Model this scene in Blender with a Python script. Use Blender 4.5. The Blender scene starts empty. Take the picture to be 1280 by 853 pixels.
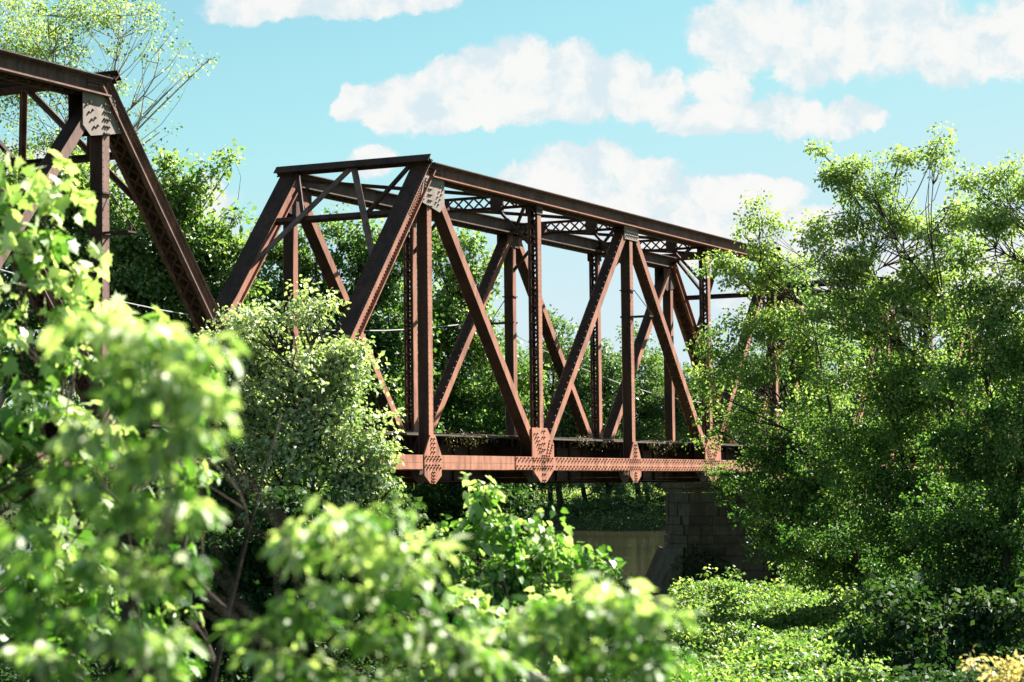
import bpy, math, random
import numpy as np
from mathutils import Matrix, Vector
rng = np.random.default_rng(7)
random.seed(7)
scene = bpy.context.scene
COL = scene.collection

# ------------------------------------------------------------ camera
FPX = 2854.26
CAM = np.array([-51.912, -31.916, -0.84])
yaw, pit, rol = 1.1140, 0.0650, -0.0120
FW = np.array([math.sin(yaw)*math.cos(pit), math.cos(yaw)*math.cos(pit), math.sin(pit)])
_R = np.array([math.cos(yaw), -math.sin(yaw), 0.0]); _U = np.cross(_R, FW)
RT = _R*math.cos(rol)+_U*math.sin(rol); UP = -_R*math.sin(rol)+_U*math.cos(rol)
cd = bpy.data.cameras.new('camera'); cam = bpy.data.objects.new('camera', cd); COL.objects.link(cam)
m = Matrix.Identity(4)
for i in range(3):
    m[i][0] = RT[i]; m[i][1] = UP[i]; m[i][2] = -FW[i]; m[i][3] = CAM[i]
cam.matrix_world = m
cd.sensor_width = 36; cd.lens = FPX/1280*36
cd.clip_start = 0.1; cd.clip_end = 6000
cd.dof.use_dof = True; cd.dof.focus_distance = 75; cd.dof.aperture_fstop = 3.9
scene.camera = cam

def at(px, py, D):
    return CAM + D*(FW + RT*((px-640)/FPX) + UP*((426.5-py)/FPX))

# ------------------------------------------------------------ light
SUN = np.array([0.67, -0.345, 0.66]); SUN /= np.linalg.norm(SUN)
sl = bpy.data.lights.new('sun', 'SUN'); sl.energy = 5.0; sl.angle = math.radians(0.5); sl.color = (1, .94, .86)
so = bpy.data.objects.new('sun', sl); COL.objects.link(so)
so.rotation_euler = Vector(SUN).to_track_quat('Z', 'Y').to_euler()
so.location = (0, -30, 60)
scene.view_settings.view_transform = 'Standard'; scene.view_settings.look = 'None'
scene.view_settings.gamma = 1; scene.view_settings.use_curve_mapping = False
EXPO = 2.05
scene.view_settings.exposure = EXPO
cy = scene.cycles
cy.max_bounces = 6; cy.diffuse_bounces = 2; cy.glossy_bounces = 2; cy.transmission_bounces = 3
cy.caustics_reflective = False; cy.caustics_refractive = False
try:
    cy.use_denoising = True
    cy.denoiser = 'OPENIMAGEDENOISE'
except Exception: pass

class NT:
    def __init__(s, nt): s.nt = nt
    def n(s, typ, inputs=None, **kw):
        nd = s.nt.nodes.new(typ)
        for k, v in kw.items(): setattr(nd, k, v)
        for k, v in (inputs or {}).items():
            if isinstance(v, bpy.types.NodeSocket): s.nt.links.new(v, nd.inputs[k])
            else: nd.inputs[k].default_value = v
        return nd
    def math(s, op, a, b=None, c=None, clamp=False):
        ins = {0: a}
        if b is not None: ins[1] = b
        if c is not None: ins[2] = c
        return s.n('ShaderNodeMath', ins, operation=op, use_clamp=clamp).outputs[0]
    def vmath(s, op, a, b=None, out=0):
        ins = {0: a}
        if b is not None: ins[1] = b
        return s.n('ShaderNodeVectorMath', ins, operation=op).outputs[out]
    def mix(s, f, a, b, blend='MIX'):
        nd = s.nt.nodes.new('ShaderNodeMix'); nd.data_type = 'RGBA'; nd.blend_type = blend
        for k, v in ((0, f), (6, a), (7, b)):
            if isinstance(v, bpy.types.NodeSocket): s.nt.links.new(v, nd.inputs[k])
            else: nd.inputs[k].default_value = v if k == 0 else (tuple(v)+(1,))[:4]
        return nd.outputs[2]
    def ramp(s, f, stops, interp='LINEAR'):
        nd = s.nt.nodes.new('ShaderNodeValToRGB'); cr = nd.color_ramp; cr.interpolation = interp
        while len(cr.elements) < len(stops): cr.elements.new(0.5)
        for e, (p, c) in zip(cr.elements, stops):
            e.position = p; e.color = (tuple(c)+(1,))[:4] if not isinstance(c, (int, float)) else (c, c, c, 1)
        s.nt.links.new(f, nd.inputs[0])
        return nd.outputs[0]
    def noise(s, vec, scale, detail=4, rough=.5, out=0):
        return s.n('ShaderNodeTexNoise', {'Vector': vec, 'Scale': scale, 'Detail': detail, 'Roughness': rough}).outputs[out]
    def link(s, a, b): s.nt.links.new(a, b)

world = bpy.data.worlds.new('World'); scene.world = world; world.use_nodes = True
wn = world.node_tree; wn.nodes.clear(); W = NT(wn)
sky = W.n('ShaderNodeTexSky', sky_type='NISHITA', sun_disc=False)
sky.sun_elevation = math.asin(SUN[2]); sky.sun_rotation = math.atan2(SUN[0], SUN[1])
sky.altitude = 100; sky.air_density = 1.0; sky.dust_density = 0.4; sky.ozone_density = 1.0
SKY_TINT = (0.47, 0.63, 0.525)
STR = 0.063
tint = W.mix(1.0, sky.outputs[0], SKY_TINT, 'MULTIPLY')
K = 1/(2**EXPO)/STR
sp = W.n('ShaderNodeSeparateColor', {0: tint}).outputs
caps = [W.math('SMOOTH_MIN', sp[i], K*c, K*.16) for i, c in enumerate((.70, .86, .93))]
tint = W.n('ShaderNodeCombineColor', {0: caps[0], 1: caps[1], 2: caps[2]}).outputs[0]
dirv = W.n('ShaderNodeTexCoord').outputs['Generated']
F0 = (math.sin(yaw), math.cos(yaw), 0); R0 = (math.cos(yaw), -math.sin(yaw), 0)
df = W.vmath('DOT_PRODUCT', dirv, F0, out=1); dr = W.vmath('DOT_PRODUCT', dirv, R0, out=1); dz = W.vmath('DOT_PRODUCT', dirv, (0, 0, 1), out=1)
dfc = W.math('MAXIMUM', df, 0.05)
u = W.math('DIVIDE', dr, dfc); v = W.math('DIVIDE', dz, dfc)
P = W.n('ShaderNodeCombineXYZ', {0: u, 1: v, 2: 0.0}).outputs[0]      # tangent coordinates of the sky ahead
# billow displacement
nz = W.noise(P, 22, 7, .60, out=1)
nzc = W.vmath('SUBTRACT', nz, (.5, .5, .5))
Pd = W.vmath('ADD', P, W.vmath('MULTIPLY', nzc, (.026, .020, 0)))
nz2 = W.noise(P, 95, 5, .6, out=1)
Pd = W.vmath('ADD', Pd, W.vmath('MULTIPLY', W.vmath('SUBTRACT', nz2, (.5, .5, .5)), (.006, .006, 0)))
CL = [(450,120,26,28),(500,124,54,40),(565,112,56,48),(600,90,40,40),(655,84,56,44),(720,92,60,52),(785,104,52,46),(835,116,36,36),(640,130,150,30),(560,146,70,16),
      (925,42,60,52),(975,30,60,50),(1030,52,80,60),(1120,40,110,66),(1200,62,80,52),(1290,50,90,60),
      (905,108,40,24),(870,152,44,20),(925,142,46,26),(985,140,50,32),(1060,152,56,24),(1100,158,26,14),
      (650,224,40,24),(700,212,44,30),(765,204,46,34),(820,222,50,34),(740,262,130,40),(860,254,60,36),(930,246,50,30),(975,250,40,28),(880,296,150,40),(1010,300,90,40),
      (470,196,30,22),(330,-6,90,26),(420,-14,90,28),(520,-10,70,20),
      (255,250,50,30),(240,310,70,60),(1250,340,160,70),(1100,380,200,60),(60,250,150,90)]
field = None
for (cx, cyy, a, b) in CL:
    c = ((cx-640)/FPX, (612-cyy)/FPX, 0)
    e = W.vmath('MULTIPLY', W.vmath('SUBTRACT', Pd, c), (FPX/a, FPX/b, 0))
    L = W.vmath('LENGTH', e, out=1)
    f = W.math('SUBTRACT', 1.0, L)
    field = f if field is None else W.math('SMOOTH_MAX', field, f, 0.16)
billow = W.math('SUBTRACT', W.noise(Pd, 75, 9, .66), .5)
field = W.math('ADD', field, W.math('MULTIPLY', billow, 1.05))
alpha = W.n('ShaderNodeMapRange', {0: field, 1: -0.10, 2: 0.22, 3: 0, 4: 1}, interpolation_type='SMOOTHSTEP').outputs[0]
# scattered fair-weather cloud for the rest of the sky
gen = W.noise(W.vmath('MULTIPLY', dirv, (1, 1, 2.5)), 3.0, 8, .6)
galpha = W.n('ShaderNodeMapRange', {0: gen, 1: .54, 2: .66, 3: 0, 4: .85}, interpolation_type='SMOOTHSTEP').outputs[0]
away = W.n('ShaderNodeMapRange', {0: W.math('MAXIMUM', W.math('ABSOLUTE', u), W.math('ABSOLUTE', v)), 1: .27, 2: .5, 3: 0, 4: 1}).outputs[0]
back = W.math('LESS_THAN', df, 0.06)
away = W.math('MAXIMUM', away, back)
galpha = W.math('MULTIPLY', galpha, away)
alpha = W.math('MULTIPLY', alpha, W.math('SUBTRACT', 1.0, away))
shade = W.noise(Pd, 42, 5, .55)
dens = W.n('ShaderNodeMapRange', {0: W.math('ADD', W.math('MULTIPLY', field, .22), W.math('ADD', shade, W.math('MULTIPLY', billow, .5))), 1: 0.42, 2: 0.72, 3: 0, 4: 1}, interpolation_type='SMOOTHSTEP').outputs[0]
K = 1/(2**EXPO)/STR
ccol = W.mix(dens, tuple(K*c for c in (0.74, .84, .89)), tuple(K*c for c in (1.0, .97, .94)))
allow = W.n('ShaderNodeMapRange', {0: alpha, 1: 0, 2: 1, 3: 0, 4: .90}).outputs[0]
skyc = W.mix(allow, tint, ccol)
skyc = W.mix(galpha, skyc, tuple(K*c for c in (.9, .9, .88)))
# the cirrus haze near the horizon
hz = W.n('ShaderNodeMapRange', {0: v, 1: .0, 2: .16, 3: .55, 4: 0}).outputs[0]
bg = W.n('ShaderNodeBackground', {0: skyc, 1: STR})
W.link(bg.outputs[0], W.n('ShaderNodeOutputWorld').inputs[0])
world.cycles.sampling_method = 'MANUAL'; world.cycles.sample_map_resolution = 512

# ------------------------------------------------------------ materials
def newmat(name):
    mt = bpy.data.materials.new(name); mt.use_nodes = True; mt.node_tree.nodes.clear()
    return mt, NT(mt.node_tree)
def finish(N, surf): N.link(surf, N.n('ShaderNodeOutputMaterial').inputs[0])
def objco(N): return N.n('ShaderNodeTexCoord').outputs['Object']
def principled(N, col, rough=.7, spec=.5, normal=None, metal=0):
    ins = {'Base Color': col if isinstance(col, bpy.types.NodeSocket) else tuple(col)+(1,), 'Roughness': rough, 'Specular IOR Level': spec, 'Metallic': metal}
    if normal is not None: ins['Normal'] = normal
    return N.n('ShaderNodeBsdfPrincipled', ins).outputs[0]
def bump(N, h, strength=.4, dist=.02): return N.n('ShaderNodeBump', {'Height': h, 'Strength': strength, 'Distance': dist}).outputs[0]

def steel(name, base, dark, light, streak=.5, rough=.75, grey=None, soot=0):
    mt, N = newmat(name); co = objco(N)
    st = N.noise(N.vmath('MULTIPLY', co, (9, 9, .9)), 1.0, 5, .65)
    bl = N.noise(co, 1.1, 6, .62); fine = N.noise(co, 24, 4, .7)
    c = N.mix(N.ramp(bl, [(.35, 0), (.65, 1)]), base, light)
    c = N.mix(N.math('MULTIPLY', N.ramp(st, [(.45, 0), (.72, 1)]), streak), c, dark)
    c = N.mix(N.math('MULTIPLY', N.ramp(fine, [(.5, 0), (.75, 1)]), .35), c, dark)
    stain = N.noise(N.vmath('MULTIPLY', co, (2.2, 2.2, .5)), 1.3, 5, .6)
    c = N.mix(N.math('MULTIPLY', N.ramp(stain, [(.48, 0), (.62, 1)]), .7), c, dark)
    if soot:   # old smoke and paint left on the upper steel, washed off lower down
        zz = N.n('ShaderNodeSeparateXYZ', {0: co}).outputs[2]
        g = N.n('ShaderNodeMapRange', {0: N.math('ADD', zz, N.math('MULTIPLY', bl, 3.0)), 1: 2.5, 2: 9.0, 3: 0, 4: soot}).outputs[0]
        c = N.mix(g, c, dark)
    if grey: c = N.mix(N.ramp(N.noise(co, .8, 5, .6), [(.48, 0), (.6, 1)]), c, grey)
    finish(N, principled(N, c, rough, .3, bump(N, fine, .3, .01)))
    return mt
M = {}
M['rust'] = steel('rusty_steel', (.33, .132, .076), (.13, .053, .034), (.42, .185, .112), .5, soot=.5)
M['rust_brown'] = steel('browned_rusty_steel', (.15, .085, .066), (.06, .036, .03), (.21, .12, .095), .5)
M['rust_dark'] = steel('shade_darkened_rusty_steel', (.045, .021, .015), (.020, .011, .009), (.085, .036, .024), .5)  # for shaded plates and members: shade is put into the rust colour
M['chord'] = steel('weathered_shaded_chord_steel', (.075, .052, .040), (.028, .021, .018), (.115, .075, .057), .9)  # weathered grey-brown, darkened further for the cover plate's shade on the webs
M['gusset_grey'] = steel('greyed_gusset_steel', (.20, .17, .15), (.13, .10, .085), (.25, .205, .18), .2)
M['rail'] = steel('rail_steel', (.16, .09, .06), (.08, .05, .04), (.2, .12, .09), .3, .5)
def wood(name, a, b):
    mt, N = newmat(name); co = objco(N)
    n = N.noise(N.vmath('MULTIPLY', co, (3, 20, 20)), 1.0, 5, .6)
    finish(N, principled(N, N.mix(n, a, b), .9, .2, bump(N, n, .5, .02))); return mt
M['plank'] = wood('greyed_plank_wood', (.05, .042, .033), (.15, .13, .105))
M['tie'] = wood('old_tie_wood', (.009, .007, .005), (.035, .027, .02))
def bark(name, a, b, scale=6):
    mt, N = newmat(name); co = objco(N)
    n = N.noise(N.vmath('MULTIPLY', co, (1, 1, .25)), scale, 6, .65)
    finish(N, principled(N, N.mix(N.ramp(n, [(.35, 0), (.65, 1)]), a, b), .9, .2, bump(N, n, .6, .03))); return mt
M['bark'] = bark('grey_brown_bark', (.022, .017, .012), (.07, .055, .04))
M['bark_pale'] = bark('pale_sycamore_bark', (.16, .13, .10), (.48, .44, .37), 3)
M['deadwood'] = bark('bleached_deadwood', (.28, .24, .2), (.6, .56, .5))
def leafmat(name, dark, mid, light, trans=.45, tr=(1.2, 1.45, .5), rough=.5, spec=.45):
    mt, N = newmat(name)
    at_ = N.n('ShaderNodeAttribute', attribute_name='tone').outputs['Fac']
    c = N.ramp(at_, [(0, dark), (.5, mid), (1, light)])
    d = principled(N, c, rough, spec)
    t = N.n('ShaderNodeBsdfTranslucent', {0: N.mix(1, c, tr, 'MULTIPLY')}).outputs[0]
    finish(N, N.n('ShaderNodeMixShader', {0: trans, 1: d, 2: t}).outputs[0]); return mt
M['leaf'] = leafmat('summer_leaf', (.022, .072, .024), (.095, .185, .052), (.34, .40, .18))
M['leaf_yellow'] = leafmat('young_leaf', (.03, .085, .026), (.16, .235, .07), (.54, .56, .32))
M['leaf_cool'] = leafmat('cool_green_leaf', (.025, .07, .03), (.12, .20, .085), (.48, .52, .36), .33)
M['leaf_dark'] = leafmat('shade_toned_leaf', (.012, .036, .014), (.03, .075, .025), (.08, .13, .05), .3, (1.35, 1.4, .55), .65, .2)  # leaves in deep shade: the shade is put into the green itself
M['leaf_fore'] = leafmat('near_leaf', (.022, .095, .02), (.15, .29, .06), (.66, .70, .46), .36, (1.2, 1.5, .5), .50)
M['leaf_far'] = leafmat('far_leaf', (.03, .08, .035), (.10, .18, .06), (.27, .34, .13), .35)
M['leaf_cream'] = leafmat('cream_leaf', (.34, .33, .13), (.60, .55, .28), (.80, .72, .46), .4, (1.3, 1.2, .6))
M['leaf_dry'] = leafmat('dry_vine', (.04, .03, .02), (.09, .07, .045), (.18, .15, .11), .2)

def stone():
    mt, N = newmat('weathered_ashlar_stone')
    co = objco(N); at_ = N.n('ShaderNodeAttribute', attribute_name='tone').outputs['Fac']
    n = N.noise(co, 2.2, 8, .65); f = N.noise(co, 14, 5, .6)
    c = N.mix(N.ramp(n, [(.3, 0), (.7, 1)]), (.075, .058, .042), (.16, .13, .10))
    c = N.mix(N.math('MULTIPLY', at_, .55), c, (.05, .04, .03))
    c = N.mix(N.ramp(N.noise(N.vmath('MULTIPLY', co, (1, 1, .2)), 2.5, 5, .6), [(.5, 0), (.68, .7)]), c, (.05, .045, .038))
    finish(N, principled(N, c, .9, .2, bump(N, N.math('ADD', n, f), .7, .05))); return mt
M['stone'] = stone()
def groundmat():
    mt, N = newmat('earth_and_weeds'); co = objco(N)
    n = N.noise(co, .6, 8, .65); f = N.noise(co, 9, 6, .7)
    c = N.ramp(f, [(.3, (.014, .022, .008)), (.5, (.035, .055, .014)), (.7, (.075, .085, .03))])
    c = N.mix(N.ramp(n, [(.45, 0), (.62, .6)]), c, (.075, .058, .038))
    finish(N, principled(N, c, .95, .1, bump(N, f, 1, .1))); return mt
M['ground'] = groundmat()
def watermat():
    mt, N = newmat('muddy_river_water'); co = objco(N)
    w1 = N.noise(N.vmath('MULTIPLY', co, (1, .35, 1)), .55, 4, .6)
    w2 = N.noise(N.vmath('MULTIPLY', co, (1, .5, 1)), 2.6, 4, .6)
    h = N.math('ADD', w1, N.math('MULTIPLY', w2, .25))
    mud = N.noise(N.vmath('MULTIPLY', co, (.12, .03, 1)), 1.0, 6, .65)
    finish(N, principled(N, N.mix(N.ramp(mud, [(.35, 0), (.65, 1)]), (.028, .028, .014), (.060, .052, .030)), .05, .5, bump(N, h, .16, .30))); return mt
M['water'] = watermat()
def plain(name, col, rough=.7):
    mt, N = newmat(name); n = N.noise(objco(N), 8, 4, .6)
    finish(N, principled(N, N.mix(n, tuple(c*.75 for c in col), tuple(min(1, c*1.2) for c in col)), rough)); return mt
M['wire'] = plain('galvanised_wire', (.45, .45, .43), .5)

# ------------------------------------------------------------ mesh helpers
class MB:
    def __init__(s): s.v = []; s.f = []
    def box(s, x0, x1, y0, y1, z0, z1):
        b = len(s.v)
        s.v += [(x0,y0,z0),(x1,y0,z0),(x1,y1,z0),(x0,y1,z0),(x0,y0,z1),(x1,y0,z1),(x1,y1,z1),(x0,y1,z1)]
        s.f += [(b,b+3,b+2,b+1),(b+4,b+5,b+6,b+7),(b,b+1,b+5,b+4),(b+1,b+2,b+6,b+5),(b+2,b+3,b+7,b+6),(b+3,b,b+4,b+7)]
    def beam(s, p0, p1, a, b_, u=(0,1,0), au=(None, None), s0=0, s1=0):
        """box from p0 to p1; a = extent range along u, b_ = extent range along (axis x u)"""
        p0 = np.array(p0, float); p1 = np.array(p1, float); ax = p1-p0; L = np.linalg.norm(ax); ax /= L
        uu = np.array(u, float); uu -= ax*(uu@ax); uu /= np.linalg.norm(uu); w = np.cross(ax, uu)
        p0 = p0 - ax*s0; p1 = p1 + ax*s1
        b = len(s.v)
        for p in (p0, p1):
            for (i, j) in ((a[0], b_[0]), (a[1], b_[0]), (a[1], b_[1]), (a[0], b_[1])):
                s.v.append(tuple(p + uu*i + w*j))
        s.f += [(b,b+1,b+2,b+3),(b+7,b+6,b+5,b+4),(b,b+4,b+5,b+1),(b+1,b+5,b+6,b+2),(b+2,b+6,b+7,b+3),(b+3,b+7,b+4,b)]
    def prism(s, poly, y0, y1):
        """poly in XZ extruded over y"""
        b = len(s.v); n = len(poly)
        s.v += [(x, y0, z) for x, z in poly] + [(x, y1, z) for x, z in poly]
        s.f.append(tuple(b+i for i in range(n))); s.f.append(tuple(b+n+i for i in reversed(range(n))))
        for i in range(n):
            j = (i+1) % n; s.f.append((b+i, b+n+i, b+n+j, b+j))
    def rivet(s, c, nrm, r=.024, h=.016, t=(0,0,1)):
        c = np.array(c, float); nrm = np.array(nrm, float); nrm /= np.linalg.norm(nrm)
        r *= 1.2; h *= 1.7; a = np.cross(nrm, np.array(t, float) + 1e-4*np.array([1, 2, 3])); a /= np.linalg.norm(a); e = np.cross(nrm, a)
        b = len(s.v)
        for rr, hh in ((r, 0), (r*.75, h*.75)):
            for k in range(6):
                q = k*math.pi/3; s.v.append(tuple(c + a*rr*math.cos(q) + e*rr*math.sin(q) + nrm*hh))
        s.v.append(tuple(c+nrm*h))
        for k in range(6):
            j = (k+1) % 6; s.f += [(b+k, b+j, b+6+j, b+6+k), (b+6+k, b+6+j, b+12)]
    def tube(s, pts, rad, n=6):
        pts = [np.array(p, float) for p in pts]; b = len(s.v); prev = None
        for i, p in enumerate(pts):
            t = pts[min(i+1, len(pts)-1)] - pts[max(i-1, 0)]; t = t/(np.linalg.norm(t)+1e-9)
            if prev is None:
                a = np.cross(t, (0.3, .5, .81) if abs(t[2]) < .9 else (1, 0.1, 0))
            else: a = prev - t*(prev@t)
            a /= np.linalg.norm(a)+1e-9; prev = a; c = np.cross(t, a)
            for k in range(n):
                q = 2*math.pi*k/n; s.v.append(tuple(p + (a*math.cos(q)+c*math.sin(q))*rad[i]))
        for i in range(len(pts)-1):
            for k in range(n):
                j = (k+1) % n; s.f.append((b+i*n+k, b+i*n+j, b+(i+1)*n+j, b+(i+1)*n+k))
        s.f.append(tuple(b+k for k in reversed(range(n)))); e = b+(len(pts)-1)*n; s.f.append(tuple(e+k for k in range(n)))
    def build(s, name, mat, parent=None, smooth=False, yflip=None, xflip=None, extra=()):
        v = list(s.v); f = list(s.f); mi = [0]*len(f); mats = [mat]
        for e, m_ in extra:
            n = len(v); v += e.v; f += [tuple(i+n for i in q) for q in e.f]
            if m_ not in mats: mats.append(m_)
            mi += [mats.index(m_)]*len(e.f)
        flips = 0
        if yflip is not None: v = [(x, yflip-y, z) for x, y, z in v]; flips += 1
        if xflip is not None: v = [(xflip-x, y, z) for x, y, z in v]; flips += 1
        if flips == 1: f = [tuple(reversed(q)) for q in f]
        me = bpy.data.meshes.new(name); me.from_pydata(v, [], f); me.update()
        for m_ in mats: me.materials.append(m_)
        if len(mats) > 1: me.polygons.foreach_set('material_index', mi)
        if smooth: me.polygons.foreach_set('use_smooth', [True]*len(me.polygons))
        o = bpy.data.objects.new(name, me); COL.objects.link(o)
        if parent is not None: o.parent = parent
        return o
def tag(o, label=None, cat=None, group=None, kind=None):
    if label: o['label'] = label
    if cat: o['category'] = cat
    if group: o['group'] = group
    if kind: o['kind'] = kind
    return o
def empty(name, loc=(0,0,0), **kw):
    o = bpy.data.objects.new(name, None); COL.objects.link(o); o.location = loc; o.empty_display_size = .5
    return tag(o, **kw)

# ------------------------------------------------------------ terrain, water
def ss(a, b, x):
    t = np.clip((x-a)/(b-a), 0, 1); return t*t*(3-2*t)
WZ = -6.2
def ground_z(x, y):
    x = np.asarray(x, float); y = np.asarray(y, float)
    d = np.hypot(x-CAM[0], y-CAM[1])
    z = -2.6 - 2.7*ss(5, 36, d)
    z = z + .25*np.sin(x*.21+1)*np.cos(y*.17) + .12*np.sin(x*.63+y*.5)
    edge = 36 + 2.5*np.sin(y*.05) + 1.0*np.sin(y*.23)
    z = z - 4.2*ss(edge-6, edge+8, x)
    fe = 216 + 3*np.sin(y*.03)
    fz = -9.5 + 6.4*ss(fe-6, fe+7, x) + 1.2*ss(fe+10, fe+120, x)+ .3*np.sin(x*.1)*np.cos(y*.08) + .35*ss(fe-4, fe+7, x)*(np.sin(y*.31)+.6*np.sin(y*.83+1)+.5*np.sin(x*.5)) + 60*ss(700, 2600, x)
    return np.where(x > 100, fz, np.maximum(z, -9.5))
def axis(a, b, fine0, fine1, step, far_n=22):
    mid = np.arange(fine0, fine1+.01, step)
    l = fine0 - np.geomspace(step, fine0-a, far_n)[::-1]; r = fine1 + np.geomspace(step, b-fine1, far_n)
    return np.concatenate([l, mid, r])
xs = axis(-3000, 3000, -60, 60, 1.2); xs = np.sort(np.concatenate([xs, np.arange(200, 240, 1.6)])); ys = axis(-3000, 3000, -50, 60, 1.6)
X, Y = np.meshgrid(xs, ys, indexing='ij'); Z = ground_z(X, Y)
def grid_mesh(name, X, Y, Z, mat):
    n, k = X.shape; me = bpy.data.meshes.new(name)
    V = np.stack([X, Y, Z], -1).reshape(-1, 3); idx = np.arange(n*k).reshape(n, k)
    F = np.stack([idx[:-1, :-1], idx[1:, :-1], idx[1:, 1:], idx[:-1, 1:]], -1).reshape(-1, 4)
    me.vertices.add(len(V)); me.vertices.foreach_set('co', V.ravel()); me.loops.add(F.size); me.loops.foreach_set('vertex_index', F.ravel())
    me.polygons.add(len(F)); me.polygons.foreach_set('loop_start', np.arange(0, F.size, 4)); me.polygons.foreach_set('use_smooth', np.ones(len(F), bool))
    me.update(calc_edges=True); me.materials.append(mat)
    o = bpy.data.objects.new(name, me); COL.objects.link(o); return o
tag(grid_mesh('ground', X, Y, Z, M['ground']), kind='structure')
wv = MB(); wv.v = [(28, -2500, WZ), (226, -2500, WZ), (226, 2500, WZ), (28, 2500, WZ)]; wv.f = [(0, 1, 2, 3)]
tag(wv.build('water', M['water']), kind='structure')

# ------------------------------------------------------------ truss spans
p = 7.6; H = 8.696; WD = 5.06; GAP = .794; LEN = 6*p
NRM = (0, -1, 0)
def member_box(mb, p0, p1, up, lace_n, s0=0, s1=0, lacemb=None, lip=None, sec=(.19, .19, .48, .15)):
    """chord / end post section: two webs, outward cover plate on the +up side, bottom flanges; near side outer plane y=0"""
    p0 = np.array(p0, float); p1 = np.array(p1, float); up = np.array(up, float)
    # beam(): a along u=up, b along axis x up ; axis x up = -y or +y depending
    ax = (p1-p0)/np.linalg.norm(p1-p0); w = np.cross(ax, up); sg = 1 if w[1] > 0 else -1
    def bb(a0, a1, y0, y1, m_=mb):
        b0, b1 = (y0, y1) if sg > 0 else (-y1, -y0)
        m_.beam(p0, p1, (a0, a1), (b0, b1), up, s0=s0, s1=s1)
    h, ov, wd, fl = sec
    bb(-h, h-.005, .02, .05); bb(-h, h-.005, wd-.03, wd)                  # webs
    bb(h-.003, h+.022, -ov, wd+ov+.02)                                    # cover plate
    bb(h-.085, h-.005, -.02, .018); bb(h-.025, h-.005, -ov+.03, -.022)    # top angle
    bb(-h-.042, -h-.002, -fl, .055, lip or mb); bb(-h-.042, -h-.002, wd-.035, wd+fl)    # bottom flanges
    L = np.linalg.norm(p1-p0)
    wy = np.array([0, 1, 0.])
    if lacemb is not None:
        q = .40; n = int(L/q)
        for i in range(n):
            for a, b in ((.06, wd-.04), (wd-.04, .06)):
                A = p0+ax*(i*q)+wy*a+up*(-h-.06); B = p0+ax*((i+1)*q)+wy*b+up*(-h-.06 if a < .2 else -h-.075)
                lacemb.beam(A, B, (-.008, .008), (-.035, .035), up)
    return ax
def laced(mb, lace, p0, p1, wdt, dep, kind, s0=0, s1=0):
    """vertical / diagonal post: outer and inner channels, joined by a web or by lacing on both sides"""
    p0 = np.array(p0, float); p1 = np.array(p1, float); ax = (p1-p0)/np.linalg.norm(p1-p0); L = np.linalg.norm(p1-p0)
    u = np.cross((0, 1, 0), ax); u /= np.linalg.norm(u); wy = np.array([0, 1, 0.])
    w = np.cross(ax, u); sg = 1 if w[1] > 0 else -1
    def bb(a0, a1, y0, y1, M_=mb):
        b0, b1 = (y0, y1) if sg > 0 else (-y1, -y0)
        M_.beam(p0, p1, (a0, a1), (b0, b1), u, s0=s0, s1=s1)
    h = wdt/2
    bb(-h, h, 0, .02); bb(-h, h, dep-.02, dep)
    if kind == 'lace':
        for q in ((-h, -h+.015), (h-.015, h)): bb(*q, .022, .085, lace); bb(*q, dep-.11, dep-.022, lace)
    if kind in ('web', 'plate'):
        bb(-h+.001, -h+.016, .021, dep-.021, lace); bb(h-.016, h-.001, .021, dep-.021, lace)
        if kind == 'plate':
            for t in np.arange(.3, L-.2, .30):
                for y in (.05, dep-.05): mb.rivet(p0+ax*t+wy*y-u*h, -u, .026, .03); mb.rivet(p0+ax*t+wy*y+u*h, u, .026, .03)
    if kind in ('lace', 'xlace'):
        q = dep*.78 if kind == 'lace' else dep*.9; n = max(1, int(L/q))
        for side in (-1, 1):
            for i in range(n):
                ab = ((.03, dep-.03),) if i % 2 else ((dep-.03, .03),)
                if kind == 'xlace': ab = ((.03, dep-.03), (dep-.03, .03))
                for j, (a, b) in enumerate(ab):
                    off = side*(h+.008+j*.013)
                    A = p0+ax*(i*L/n)+wy*a+u*off; B = p0+ax*((i+1)*L/n)+wy*b+u*off
                    lace.beam(A, B, (-.006, .006), (-.032 if kind == 'lace' else -.045, .032 if kind == 'lace' else .045), u)
def Ln(i): return np.array([i*p, 0, 0.])
def Un(i): return np.array([i*p, 0, H])

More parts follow.
